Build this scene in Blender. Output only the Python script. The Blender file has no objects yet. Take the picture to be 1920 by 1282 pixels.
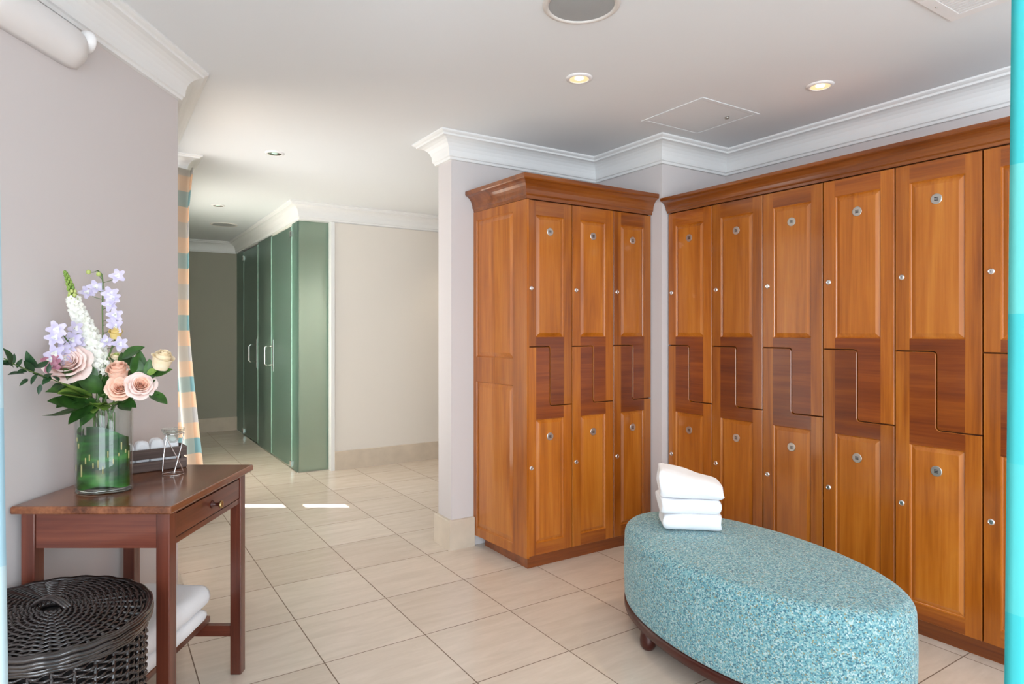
import bpy, bmesh, math, random
from mathutils import Vector, Matrix
random.seed(7)
PI = math.pi
R = math.radians
# ------------------------------------------------------------------ frame
FPX, HY, HC, TH = 1200.0, 621.0, 1.33, R(32.93)
CT, ST = math.cos(TH), math.sin(TH)
def W(X, Y, z=0.0):                      # camera-aligned floor coords (right, forward) -> room coords
    return Vector((X*CT + Y*ST, -X*ST + Y*CT, z))
def ray(px, py, Y):                      # place measured on the photo, at distance Y
    return Vector(((px-960)/FPX*Y, Y, HC-(py-HY)/FPX*Y))
CEIL = 2.52
COL = bpy.context.scene.collection
# ------------------------------------------------------------------ helpers
def srgb(r, g, b):
    f = lambda c: (c/255/12.92) if c/255 <= 0.04045 else ((c/255+0.055)/1.055)**2.4
    return (f(r), f(g), f(b), 1.0)

class MB:
    def __init__(s): s.bm = bmesh.new()
    def face(s, pts, mat=0, smooth=False):
        try:
            f = s.bm.faces.new([s.bm.verts.new(p) for p in pts])
            f.material_index = mat; f.smooth = smooth
        except ValueError: pass
    def box(s, x0, x1, y0, y1, z0, z1, mat=0, M=None):
        c = [Vector(p) for p in ((x0,y0,z0),(x1,y0,z0),(x1,y1,z0),(x0,y1,z0),(x0,y0,z1),(x1,y0,z1),(x1,y1,z1),(x0,y1,z1))]
        if M: c = [M @ p for p in c]
        v = [s.bm.verts.new(p) for p in c]
        for q in ((3,2,1,0),(4,5,6,7),(0,1,5,4),(1,2,6,5),(2,3,7,6),(3,0,4,7)):
            f = s.bm.faces.new([v[i] for i in q]); f.material_index = mat
    def prism(s, poly, z0, z1, mat=0):   # CCW footprint
        a = [s.bm.verts.new((p[0], p[1], z0)) for p in poly]
        b = [s.bm.verts.new((p[0], p[1], z1)) for p in poly]
        n = len(poly)
        fs = [s.bm.faces.new(list(reversed(a))), s.bm.faces.new(b)]
        for i in range(n): fs.append(s.bm.faces.new((a[i], a[(i+1)%n], b[(i+1)%n], b[i])))
        for f in fs: f.material_index = mat
    def loft(s, rings, mat=0, smooth=True, closed=True, cap=False):
        vs = [[s.bm.verts.new(p) for p in r] for r in rings]
        for i in range(len(vs)-1):
            n = len(vs[i])
            for j in range(n if closed else n-1):
                k = (j+1) % n
                f = s.bm.faces.new((vs[i][j], vs[i][k], vs[i+1][k], vs[i+1][j]))
                f.material_index = mat; f.smooth = smooth
        if cap:
            for r, rev in ((vs[0], True), (vs[-1], False)):
                f = s.bm.faces.new(list(reversed(r)) if rev else r); f.material_index = mat
        return vs
    def lathe(s, prof, n=32, mat=0, M=None, smooth=True, cap=True):
        rings = []
        for r, z in prof:
            ring = [Vector((r*math.cos(2*PI*i/n), r*math.sin(2*PI*i/n), z)) for i in range(n)]
            rings.append([M @ p for p in ring] if M else ring)
        s.loft(rings, mat, smooth, True, cap)
    def tube(s, pts, r, n=6, mat=0, closed=False, cap=True):
        pts = [Vector(p) for p in pts]; N = len(pts)
        rr = r if isinstance(r, (list, tuple)) else [r]*N
        rings = []; up = None
        for i, p in enumerate(pts):
            a = pts[(i-1) % N] if (closed or i > 0) else p
            b = pts[(i+1) % N] if (closed or i < N-1) else p
            t = (b-a)
            t = t.normalized() if t.length > 1e-9 else Vector((0,0,1))
            if up is None: up = Vector((0,0,1)) if abs(t.z) < .9 else Vector((1,0,0))
            x = (up - t*up.dot(t))
            x = x.normalized() if x.length > 1e-6 else t.orthogonal().normalized()
            up = x; y = t.cross(x)
            rings.append([p + x*(rr[i]*math.cos(2*PI*k/n)) + y*(rr[i]*math.sin(2*PI*k/n)) for k in range(n)])
        if closed: rings.append(rings[0])
        s.loft(rings, mat, True, True, cap and not closed)
    def sweep(s, path, prof, mat=0, right=True, smooth=False):   # mitred moulding along a floor path
        P = [Vector(p) for p in path]; n = len(P); ms = []
        for i in range(n):
            ns = []
            for a, b in ((i-1, i), (i, i+1)):
                if a >= 0 and b < n:
                    d = (P[b]-P[a]).normalized(); ns.append(Vector((d.y, -d.x)) * (1 if right else -1))
            ms.append(ns[0] if len(ns) == 1 else (ns[0]+ns[1])/(1+ns[0].dot(ns[1])))
        rings = [[(P[i].x+ms[i].x*p, P[i].y+ms[i].y*p, z) for p, z in prof] for i in range(n)]
        s.loft(rings, mat, smooth, True, True)
    def grid(s, fn, nu, nv, mat=0, smooth=True):
        v = [[s.bm.verts.new(fn(i/nu, j/nv)) for j in range(nv+1)] for i in range(nu+1)]
        for i in range(nu):
            for j in range(nv):
                f = s.bm.faces.new((v[i][j], v[i+1][j], v[i+1][j+1], v[i][j+1]))
                f.material_index = mat; f.smooth = smooth
    def ball(s, c, r, mat=0, n=8, sc=(1,1,1)):
        c = Vector(c)
        prof = [(max(1e-4, math.sin(PI*k/n)), -math.cos(PI*k/n)) for k in range(n+1)]
        rings = [[c + Vector((r*sc[0]*q*math.cos(2*PI*i/(n+2)), r*sc[1]*q*math.sin(2*PI*i/(n+2)), r*sc[2]*z)) for i in range(n+2)] for q, z in prof]
        s.loft(rings, mat)
    def build(s, name, mats, parent=None, loc=(0,0,0), rot=0.0, bevel=0, recalc=True, weld=True, subsurf=0):
        if weld: bmesh.ops.remove_doubles(s.bm, verts=s.bm.verts, dist=1e-5)
        if recalc: bmesh.ops.recalc_face_normals(s.bm, faces=s.bm.faces)
        me = bpy.data.meshes.new(name); s.bm.to_mesh(me); s.bm.free()
        for m in (mats if isinstance(mats, (list, tuple)) else [mats]): me.materials.append(m)
        o = bpy.data.objects.new(name, me); COL.objects.link(o)
        o.location = loc; o.rotation_euler = (0, 0, rot)
        if parent: o.parent = parent
        if bevel:
            b = o.modifiers.new('bevel', 'BEVEL'); b.width = bevel; b.segments = 2; b.limit_method = 'ANGLE'; b.angle_limit = R(40)
        if subsurf:
            b = o.modifiers.new('sub', 'SUBSURF'); b.levels = b.render_levels = subsurf
        return o

def tag(o, label, cat, group=None):
    o['label'] = label; o['category'] = cat
    if group: o['group'] = group
    return o
def thing(name, label, cat, loc=(0,0,0), rot=0.0, group=None):
    o = bpy.data.objects.new(name, None); COL.objects.link(o)
    o.location = loc; o.rotation_euler = (0, 0, rot); o.empty_display_size = .1
    return tag(o, label, cat, group)
def struct(o): o['kind'] = 'structure'; return o
def copy_to(o, parent=None):
    c = o.copy(); COL.objects.link(c); c.parent = parent
    for ch in list(o.children): copy_to(ch, c)
    return c

# ------------------------------------------------------------------ materials
class NT:
    def __init__(s, name):
        s.m = bpy.data.materials.new(name); s.m.use_nodes = True
        s.t = s.m.node_tree; s.b = s.t.nodes['Principled BSDF']; s.out = s.t.nodes['Material Output']
    def n(s, typ, **kw):
        nd = s.t.nodes.new(typ)
        for k, v in kw.items():
            if k in nd.inputs: nd.inputs[k].default_value = v
            else: setattr(nd, k, v)
        return nd
    def l(s, a, b): s.t.links.new(a, b)
    def set(s, **kw):
        for k, v in kw.items(): s.b.inputs[k.replace('_', ' ')].default_value = v
        return s
    def ramp(s, fac, stops, mode='LINEAR'):
        r = s.t.nodes.new('ShaderNodeValToRGB'); cr = r.color_ramp; cr.interpolation = mode
        while len(cr.elements) < len(stops): cr.elements.new(.5)
        for e, (p, c) in zip(cr.elements, stops): e.position = p; e.color = c
        s.l(fac, r.inputs[0]); return r.outputs[0]
    def bump(s, h, strength=.2, dist=.002):
        b = s.n('ShaderNodeBump', Strength=strength, Distance=dist); s.l(h, b.inputs['Height']); s.l(b.outputs[0], s.b.inputs['Normal'])
    def coords(s, scale=(1,1,1), rand=True):
        tc = s.n('ShaderNodeTexCoord'); mp = s.n('ShaderNodeMapping'); mp.inputs['Scale'].default_value = scale
        if rand:
            oi = s.n('ShaderNodeObjectInfo'); cb = s.n('ShaderNodeVectorMath', operation='MULTIPLY_ADD')
            mul = s.n('ShaderNodeMath', operation='MULTIPLY'); s.l(oi.outputs['Random'], mul.inputs[0]); mul.inputs[1].default_value = 17.0
            s.l(mul.outputs[0], cb.inputs[0]); cb.inputs[1].default_value = (1, .7, .43); s.l(tc.outputs['Object'], cb.inputs[2])
            s.l(cb.outputs[0], mp.inputs[0])
        else: s.l(tc.outputs['Object'], mp.inputs[0])
        return mp.outputs[0]

def plain(name, col, rough=.5, metal=0, noise=0.0, nscale=30, bump=0.0, **kw):
    t = NT(name); t.set(Roughness=rough, Metallic=metal); t.b.inputs['Base Color'].default_value = col
    for k, v in kw.items(): t.b.inputs[k.replace('_', ' ')].default_value = v
    if noise or bump:
        v = t.coords((1,1,1)); nz = t.n('ShaderNodeTexNoise', Scale=nscale, Detail=4.0); t.l(v, nz.inputs['Vector'])
        if noise:
            c1 = tuple(min(1, c*(1-noise)) for c in col[:3])+(1,); c2 = tuple(min(1, c*(1+noise)) for c in col[:3])+(1,)
            t.l(t.ramp(nz.outputs['Fac'], [(.3, c1), (.7, c2)]), t.b.inputs['Base Color'])
        if bump: t.bump(nz.outputs['Fac'], bump)
    return t.m

def wood(name, lo, mid, hi, axis='z', rough=.3, coat=.7, vary=.22, fine=110, bscale=1.0):
    t = NT(name)
    a = {'z': (11, 11, .9), 'x': (.9, 11, 11), 'y': (11, .9, 11)}[axis]
    f = {'z': (fine, fine, 3), 'x': (3, fine, fine), 'y': (fine, 3, fine)}[axis]
    n1 = t.n('ShaderNodeTexNoise', Scale=1.0*bscale, Detail=5.0, Roughness=.55, Distortion=.9); t.l(t.coords(a), n1.inputs['Vector'])
    n2 = t.n('ShaderNodeTexNoise', Scale=1.0, Detail=3.0, Roughness=.6); t.l(t.coords(f), n2.inputs['Vector'])
    mx = t.n('ShaderNodeMath', operation='MULTIPLY_ADD'); t.l(n2.outputs['Fac'], mx.inputs[0]); mx.inputs[1].default_value = .3
    ms = t.n('ShaderNodeMath', operation='MULTIPLY'); t.l(n1.outputs['Fac'], ms.inputs[0]); ms.inputs[1].default_value = .7
    t.l(ms.outputs[0], mx.inputs[2])
    col = t.ramp(mx.outputs[0], [(.33, lo), (.5, mid), (.68, hi)])
    oi = t.n('ShaderNodeObjectInfo'); mr = t.n('ShaderNodeMapRange'); t.l(oi.outputs['Random'], mr.inputs[0])
    mr.inputs[3].default_value = 1-vary; mr.inputs[4].default_value = 1+vary*.6
    hs = t.n('ShaderNodeHueSaturation'); t.l(col, hs.inputs['Color']); t.l(mr.outputs[0], hs.inputs['Value'])
    t.l(hs.outputs[0], t.b.inputs['Base Color'])
    t.set(Roughness=rough, Coat_Weight=coat, Coat_Roughness=.12, Specular_IOR_Level=.35)
    t.bump(n2.outputs['Fac'], .05, .0005)
    return t.m

M = {}
M['ceil'] = plain('ceiling_paint', (.75,.77,.785,1), .7)
M['trim'] = plain('trim_paint', (.80,.80,.79,1), .45)
M['wall'] = plain('wall_paint', (.63,.585,.575,1), .65)
M['wall_far'] = plain('wall_paint_far', (.76,.71,.645,1), .65)
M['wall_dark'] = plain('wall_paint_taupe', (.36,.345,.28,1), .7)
M['white'] = plain('white_plastic', (.78,.76,.75,1), .4)
M['offwhite'] = plain('grille_offwhite', (.66,.62,.58,1), .5)
M['grey'] = plain('speaker_mesh', (.34,.35,.35,1), .7, noise=.1, nscale=900)
M['chrome'] = plain('chrome', (.8,.8,.8,1), .15, 1.0)
M['steel'] = plain('satin_steel', (.62,.6,.56,1), .32, 1.0)
M['darkmetal'] = plain('dark_metal', (.05,.05,.05,1), .4, .6)
M['brass'] = plain('aged_brass', (.42,.29,.13,1), .35, 1.0)
# cherry
LO, MI, HI = srgb(128,62,8), srgb(162,88,18), srgb(184,110,32)
M['cherry'] = wood('cherry_vertical', LO, MI, HI, 'z')
M['cherry_panel'] = wood('cherry_panel', srgb(146,76,12), srgb(174,98,24), srgb(192,118,40), 'z', vary=.15)
M['cherry_rail'] = wood('cherry_rail', srgb(96,38,3), srgb(122,54,6), srgb(146,74,14), 'x', vary=.25)
M['cherry_top'] = wood('cherry_top_rail', srgb(118,54,8), srgb(150,78,16), srgb(172,100,28), 'x', vary=.25, coat=.7)
M['cherry_dark'] = wood('cherry_crown', srgb(106,50,14), srgb(134,70,22), srgb(154,88,34), 'x', rough=.3)
M['cherry_dark_y'] = wood('cherry_plinth', srgb(98,44,12), srgb(122,60,18), srgb(142,76,26), 'x', rough=.35)
M['carcass'] = plain('carcass_brown', srgb(84,40,14), .6)  # one even dark brown for carcass and top board
# table
M['mahog'] = wood('mahogany_leg', srgb(70,32,22), srgb(96,46,32), srgb(118,62,44), 'z', rough=.35, vary=.08)
M['mahog_x'] = wood('mahogany_apron', srgb(74,34,24), srgb(102,50,36), srgb(126,68,48), 'x', rough=.35, vary=.08)
M['mahog_y'] = wood('mahogany_side', srgb(74,34,22), srgb(102,52,34), srgb(128,72,48), 'y', rough=.35, vary=.08)
M['table_top'] = wood('table_top', srgb(78,42,26), srgb(118,70,44), srgb(146,92,60), 'y', rough=.24, coat=.4, vary=.05)
M['turned'] = plain('dark_turned_wood', srgb(66,26,18), .3)

def floor_mat():
    t = NT('stone_tile')
    tc = t.n('ShaderNodeTexCoord'); mp = t.n('ShaderNodeMapping'); t.l(tc.outputs['Object'], mp.inputs[0])
    mp.inputs['Location'].default_value = (-.32325+.4416*20, -3.93223+.45636*20, 0)
    br = t.n('ShaderNodeTexBrick', offset=0.0, squash=1.0)
    t.l(mp.outputs[0], br.inputs['Vector'])
    for k, v in (('Color1', srgb(216,203,189)), ('Color2', srgb(206,191,176)), ('Mortar', srgb(120,100,84)), ('Scale', 1.0), ('Mortar Size', .0024), ('Mortar Smooth', .1), ('Bias', 0.0), ('Brick Width', .4416), ('Row Height', .45636)):
        br.inputs[k].default_value = v
    n1 = t.n('ShaderNodeTexNoise', Scale=1.0, Detail=6.0, Roughness=.65, Distortion=.6); t.l(t.coords((3, 16, 1), False), n1.inputs['Vector'])
    rp = t.ramp(n1.outputs['Fac'], [(.35, (.93,.92,.90,1)), (.65, (1.05,1.05,1.05,1))])
    mx = t.n('ShaderNodeMix', data_type='RGBA', blend_type='MULTIPLY'); mx.inputs[0].default_value = 1
    t.l(br.outputs['Color'], mx.inputs[6]); t.l(rp, mx.inputs[7]); t.l(mx.outputs[2], t.b.inputs['Base Color'])
    rr = t.n('ShaderNodeMapRange'); t.l(br.outputs['Fac'], rr.inputs[0]); rr.inputs[3].default_value = .2; rr.inputs[4].default_value = .8
    t.l(rr.outputs[0], t.b.inputs['Roughness'])
    iv = t.n('ShaderNodeMath', operation='SUBTRACT'); iv.inputs[0].default_value = 1; t.l(br.outputs['Fac'], iv.inputs[1])
    t.bump(iv.outputs[0], .4, .001)
    return t.m
M['floor'] = floor_mat()
M['base_tile'] = plain('baseboard_stone', srgb(206,192,174), .35, noise=.07, nscale=8)

def frosted():
    t = NT('frosted_green_glass'); nt = t.t
    tr = t.n('ShaderNodeBsdfTranslucent'); tr.inputs[0].default_value = (.62,.70,.655,1)
    di = t.n('ShaderNodeBsdfDiffuse'); di.inputs[0].default_value = (.17,.25,.225,1)
    gl = t.n('ShaderNodeBsdfGlossy'); gl.inputs['Roughness'].default_value = .25; gl.inputs[0].default_value = (.75,.95,.88,1)
    rf = t.n('ShaderNodeBsdfRefraction'); rf.inputs['Roughness'].default_value = .35; rf.inputs['IOR'].default_value = 1.05; rf.inputs[0].default_value = (.79,.845,.81,1)
    m1 = t.n('ShaderNodeMixShader'); m1.inputs[0].default_value = .5; t.l(tr.outputs[0], m1.inputs[1]); t.l(di.outputs[0], m1.inputs[2])
    m3 = t.n('ShaderNodeMixShader'); m3.inputs[0].default_value = .6; t.l(m1.outputs[0], m3.inputs[1]); t.l(rf.outputs[0], m3.inputs[2])
    fr = t.n('ShaderNodeFresnel'); fr.inputs[0].default_value = 1.45
    m2 = t.n('ShaderNodeMixShader'); t.l(fr.outputs[0], m2.inputs[0]); t.l(m3.outputs[0], m2.inputs[1]); t.l(gl.outputs[0], m2.inputs[2])
    t.l(m2.outputs[0], t.out.inputs[0])
    return t.m
M['frost'] = frosted()
M['glass_edge'] = plain('glass_edge', srgb(196,236,222), .2)
def thin_glass():
    t = NT('clear_glass'); nt = t.t
    tr = t.n('ShaderNodeBsdfTransparent'); tr.inputs[0].default_value = (.95,.975,.96,1)
    gl = t.n('ShaderNodeBsdfGlossy'); gl.inputs['Roughness'].default_value = .02
    lw = t.n('ShaderNodeLayerWeight', Blend=.5); pw = t.n('ShaderNodeMath', operation='POWER'); t.l(lw.outputs['Facing'], pw.inputs[0]); pw.inputs[1].default_value = 3
    fr = t.n('ShaderNodeMath', operation='MULTIPLY_ADD'); t.l(pw.outputs[0], fr.inputs[0]); fr.inputs[1].default_value = .75; fr.inputs[2].default_value = .035
    ms = t.n('ShaderNodeMixShader'); t.l(fr.outputs[0], ms.inputs[0]); t.l(tr.outputs[0], ms.inputs[1]); t.l(gl.outputs[0], ms.inputs[2]); t.l(ms.outputs[0], t.out.inputs[0])
    return t.m
M['glass'] = thin_glass()

def tweed():
    t = NT('teal_tweed'); v = t.coords((1,1,1), False)
    vo = t.n('ShaderNodeTexVoronoi', Scale=230.0); t.l(v, vo.inputs['Vector'])
    sp = t.n('ShaderNodeSeparateColor'); t.l(vo.outputs['Color'], sp.inputs[0])
    c = t.ramp(sp.outputs[0], [(0, srgb(66,108,122)), (.16, srgb(92,144,154)), (.42, srgb(116,165,172)), (.66, srgb(142,176,174)), (.82, srgb(172,194,194)), (.94, srgb(134,136,112))], 'CONSTANT')
    t.l(c, t.b.inputs['Base Color']); t.set(Roughness=.9, Sheen_Weight=.2)
    t.bump(sp.outputs[1], .5, .003); return t.m
M['tweed'] = tweed()
def terry(name, col):
    t = NT(name); v = t.coords((1,1,1)); nz = t.n('ShaderNodeTexNoise', Scale=260.0, Detail=2.0); t.l(v, nz.inputs['Vector'])
    t.b.inputs['Base Color'].default_value = col; t.set(Roughness=.95, Sheen_Weight=.25); t.bump(nz.outputs['Fac'], .35, .003); return t.m
M['terry'] = terry('white_terry', (.86,.86,.88,1))
M['wicker'] = plain('black_wicker', (.020,.014,.013,1), .26, noise=.5, nscale=60, Coat_Weight=.6)
M['wicker_in'] = plain('black_wicker_core', (.006,.005,.005,1), .7)

def check_fabric(name, bands, period, alt, alt_f, sc_x, transl=.45):
    t = NT(name); tc = t.n('ShaderNodeTexCoord'); sx = t.n('ShaderNodeSeparateXYZ'); t.l(tc.outputs['UV'], sx.inputs[0])
    d = t.n('ShaderNodeMath', operation='DIVIDE'); t.l(sx.outputs['Y'], d.inputs[0]); d.inputs[1].default_value = period
    fr = t.n('ShaderNodeMath', operation='FRACT'); t.l(d.outputs[0], fr.inputs[0])
    c1 = t.ramp(fr.outputs[0], [(i/len(bands), b) for i, b in enumerate(bands)], 'CONSTANT')
    d2 = t.n('ShaderNodeMath', operation='DIVIDE'); t.l(sx.outputs['X'], d2.inputs[0]); d2.inputs[1].default_value = sc_x
    f2 = t.n('ShaderNodeMath', operation='FRACT'); t.l(d2.outputs[0], f2.inputs[0])
    g2 = t.n('ShaderNodeMath', operation='GREATER_THAN'); t.l(f2.outputs[0], g2.inputs[0]); g2.inputs[1].default_value = .5
    m2 = t.n('ShaderNodeMath', operation='MULTIPLY'); t.l(g2.outputs[0], m2.inputs[0]); m2.inputs[1].default_value = alt_f
    mx = t.n('ShaderNodeMix', data_type='RGBA'); t.l(m2.outputs[0], mx.inputs[0]); t.l(c1, mx.inputs[6]); mx.inputs[7].default_value = alt
    di = t.n('ShaderNodeBsdfDiffuse'); tr = t.n('ShaderNodeBsdfTranslucent'); ms = t.n('ShaderNodeMixShader'); ms.inputs[0].default_value = transl
    t.l(mx.outputs[2], di.inputs[0]); t.l(mx.outputs[2], tr.inputs[0]); t.l(di.outputs[0], ms.inputs[1]); t.l(tr.outputs[0], ms.inputs[2])
    t.l(ms.outputs[0], t.out.inputs[0]); return t.m
TEAL, PEACH, MAUVE = srgb(132,166,168), srgb(222,190,160), srgb(186,182,178)
M['check'] = check_fabric('checked_curtain', [TEAL, PEACH, MAUVE, PEACH], .412, srgb(226,220,204), .45, .24)
M['turq'] = check_fabric('turquoise_sheer', [srgb(84,204,208), srgb(104,210,210), srgb(92,206,208), srgb(124,214,210), srgb(86,204,206)], .83, srgb(150,190,196), .7, .05, .5)
M['pale'] = check_fabric('pale_blue_sheer', [srgb(200,222,228), srgb(210,226,230), srgb(188,216,226), srgb(206,226,232)], .7, srgb(214,224,228), .5, .06, .5)

def emit(name, col, s):
    t = NT(name); t.b.inputs['Emission Color'].default_value = col; t.b.inputs['Emission Strength'].default_value = s
    t.b.inputs['Base Color'].default_value = (0,0,0,1); return t.m
M['bulb'] = emit('lit_bulb', (1,.78,.5,1), 9.0)
M['glow'] = emit('lit_reflector', (1,.66,.36,1), .95)
M['reflector'] = plain('lamp_reflector', (.75,.68,.58,1), .2, 1.0)

# ------------------------------------------------------------------ the setting
WX = -1.525; WE = 2.92                              # left wall: face and end, camera-aligned
P0 = W(WX, WE); PB = W(WX, -1.3)
b = MB(); b.box(-3, 5, -2.2, 9.6, -.1, 0); struct(b.build('floor', M['floor']))
b = MB(); b.prism([(-3,-2.2),(5,-2.2),(5,9.6),(P0.x-.14,9.6),(P0.x-.14,4.95),(-3,4.95)], CEIL, CEIL+.1); struct(b.build('ceiling', M['ceil']))
b = MB(); b.prism([(PB.x,PB.y), (P0.x,P0.y), (P0.x,3.42), (P0.x-.14,3.42), (W(WX-.14,WE-.2).x, W(WX-.14,WE-.2).y), (W(WX-.14,-1.3).x, W(WX-.14,-1.3).y)], 0, CEIL)
struct(b.build('wall_left', M['wall']))
# window wall between the left wall and the pier
b = MB(); b.box(P0.x-.14, P0.x, 3.42, 4.88, 2.3, CEIL); b.box(P0.x-.14, P0.x, 3.42, 4.88, 0, .12); struct(b.build('wall_window', M['wall']))
b = MB()
for v0, v1 in ((3.42,3.47),(4.12,4.17),(4.83,4.88)): b.box(P0.x-.1, P0.x-.04, v0, v1, .12, 2.3)
b.box(P0.x-.1, P0.x-.04, 3.47, 4.83, .12, .17); b.box(P0.x-.1, P0.x-.04, 3.47, 4.83, 2.25, 2.3)
struct(b.build('window_1', M['trim']))
# pier and corridor left wall with a narrow window
PU = .49; SL0, SL1 = 5.44, 5.58
b = MB(); SU = PU-.07
b.box(P0.x-.14, PU, 4.88, 5.0, 0, CEIL); b.box(SU, PU, 5.0, SL0, 0, CEIL); b.box(SU, PU, SL1, 5.61, 0, CEIL); b.box(SU, PU, 6.95, 9.28, 0, CEIL)
b.box(SU, PU, 5.61, 6.95, 0, .35); b.box(SU, PU, 5.61, 6.95, 2.1, CEIL)
b.box(SU, PU, SL0, SL1, 0, .55); b.box(SU, PU, SL0, SL1, 1.02, 1.10); b.box(SU, PU, SL0, SL1, 1.55, CEIL)
struct(b.build('wall_corridor_left', M['wall_far']))
b = MB(); b.box(PU-.045, PU-.035, 5.61, 6.95, .35, 2.1)
M['sheer'] = NT('white_sheer').m; nt_ = M['sheer'].node_tree
_t = nt_.nodes.new('ShaderNodeBsdfTranslucent'); _t.inputs[0].default_value = (.8,.8,.78,1); nt_.links.new(_t.outputs[0], nt_.nodes['Material Output'].inputs[0])
struct(b.build('window_2', M['sheer']))
b = MB(); b.box(-1.8, P0.x-.15, 4.93, 5.0, 0, 2.5); b.box(-1.8, P0.x-.15, 3.3, 4.93, 2.36, 2.46); struct(b.build('sun_blocker', M['trim']))  # unseen fin and eave, added to keep direct sun out of the large window
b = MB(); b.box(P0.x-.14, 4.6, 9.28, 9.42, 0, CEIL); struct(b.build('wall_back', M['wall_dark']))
b = MB(); b.box(1.885, 4.6, 6.06, 6.2, 0, 2.37); struct(b.build('wall_corridor', M['wall_far']))
b = MB(); b.box(1.585, 4.6, 6.06, 9.28, 2.372, CEIL); struct(b.build('soffit', M['trim']))
b = MB(); b.box(2.75, 2.87, 6.2, 9.28, 0, 2.372); struct(b.build('wall_shower', M['wall_far']))
b = MB(); b.box(1.60, 2.75, 7.55, 7.62, 0, 2.372); struct(b.build('wall_partition', M['wall_far']))
b = MB(); b.box(4.6, 4.72, 3.475, 9.42, 0, CEIL); struct(b.build('wall_corridor_right', M['wall_far']))
b = MB(); b.box(1.81, 4.6, 3.475, 3.65, 0, CEIL); struct(b.build('wall_lockers', M['wall']))
b = MB(); b.box(2.958, 3.56, 2.846, 3.475, 0, CEIL); struct(b.build('wall_column', M['wall']))
b = MB(); b.box(3.56, 3.7, -2.2, 3.475, 0, CEIL); struct(b.build('wall_right', M['wall']))
# mouldings
def crown(zb, zt, p):
    h = zt-zb
    pr = [(0, 0), (.14, 0), (.16, .09), (.22, .12), (.24, .2)]
    for k in range(7):
        a = PI/2*k/6; pr.append((.24+.58*(1-math.cos(a)), .2+.6*math.sin(a)))
    pr += [(.84, .8), (.86, .87), (.94, .9), (1, .94), (1, 1), (0, 1)]
    return [(x*p, zb+z*h) for x, z in pr]
cp = crown(2.375, CEIL, .125)
b = MB(); b.sweep([(4.6,3.65),(1.81,3.65),(1.81,3.475),(2.958,3.475),(2.958,2.846),(3.56,2.846),(3.56,-2.2)], cp); struct(b.build('trim_1', M['trim']))
b = MB(); b.sweep([(PB.x,PB.y),(P0.x,P0.y),(P0.x,4.88)], crown(2.385, CEIL, .125)); struct(b.build('trim_2', M['trim']))
b = MB(); b.sweep([(P0.x,4.88),(PU,4.88),(PU,9.28)], crown(2.42, CEIL, .11)); struct(b.build('trim_3', M['trim']))
b = MB(); b.sweep([(PU,9.28),(1.585,9.28),(1.585,6.06),(4.6,6.06)], cp); struct(b.build('trim_4', M['trim']))
b = MB(); b.box(1.866, 1.90, 6.045, 6.2, 0, 2.372); struct(b.build('trim_5', M['trim']))
def base(path, name, t=.022, hgt=.18):
    b = MB(); b.sweep(path, [(0,0),(t,0),(t,hgt-.004),(t-.004,hgt),(0,hgt)]); struct(b.build(name, M['base_tile']))
base([(4.6,3.65),(1.81,3.65),(1.81,3.475),(1.962,3.475)], 'baseboard_lockers')
base([(PB.x,PB.y),(P0.x,P0.y),(P0.x,3.42)], 'baseboard_left')
base([(PU,4.9),(PU,9.28),(1.58,9.28)], 'baseboard_back')
base([(1.90,6.06),(4.6,6.06)], 'baseboard_corridor')

# ------------------------------------------------------------------ lockers
SW = .062
def door_outline(w, zhi, zstep, zend, i, r=.016, n=6):
    m = w/2; p = [(i, zstep+i)]
    for k in range(n+1):
        a = PI/2*(1-k/n); p.append((m-r+(r+i)*math.cos(a), zstep-r+(r+i)*math.sin(a)))
    for k in range(n+1):
        a = PI+PI/2*k/n; p.append((m+r+(r-i)*math.cos(a), zend+r+(r-i)*math.sin(a)))
    return p + [(w-i, zend+i), (w-i, zhi-i), (i, zhi-i)]
def panel_loops(b, x0, x1, z0, z1, T, mat=1, fw=.024):
    lp = []
    for o, d in ((0, 0), (.003, .006), (.006, .009), (fw, .0015)):
        lp.append([T(x0+o, d, z0+o), T(x1-o, d, z0+o), T(x1-o, d, z1-o), T(x0+o, d, z1-o)])
    b.loft(lp, mat, False); b.face(lp[-1], mat)
def locker_door(w, upper):
    b = MB(); g, bv = .0028, .0016; i = g+bv
    if upper: zhi, zstep, zend, zp, zpt = 2.066, 1.243, .907, 1.297, 1.983
    else: zhi, zstep, zend, zp, zpt = -.072, -.907, -1.243, -.835, -.142
    T = (lambda x, y, z: (x, y, z)) if upper else (lambda x, y, z: (w-x, y, -z))
    O = lambda i, y: [T(x, y, z) for x, z in door_outline(w, zhi, zstep, zend, i)]
    b.loft([O(g, .022), O(g, bv), O(i, 0)], 0, False)
    b.face(O(g, .022), 0)
    fr = door_outline(w, zhi, zstep, zend, i)
    q = lambda pts, mat: b.face([T(x, 0, z) for x, z in pts], mat)
    q([(i, zstep+i), (SW, zstep+i), (SW, zhi-i), (i, zhi-i)], 0)
    q([(w-SW, zend+i), (w-i, zend+i), (w-i, zhi-i), (w-SW, zhi-i)], 0)
    q([(SW, zpt), (w-SW, zpt), (w-SW, zhi-i), (SW, zhi-i)], 3)
    q([(SW, zstep+i)] + fr[1:15] + [(w-SW, zend+i), (w-SW, zp), (SW, zp)], 2)
    panel_loops(b, SW, w-SW, zp, zpt, T)
    return b
DM = [M['cherry'], M['cherry_panel'], M['cherry_rail'], M['cherry_top']]
RX = Matrix.Rotation(PI/2, 4, 'X')                 # lathe axis +z -> -y (towards the room)
def disc_part(name, prof, mats, parent, x, z, y=0, n=24, split=None):
    b = MB(); b.lathe(prof, n, 0, RX)
    return b, name
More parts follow.
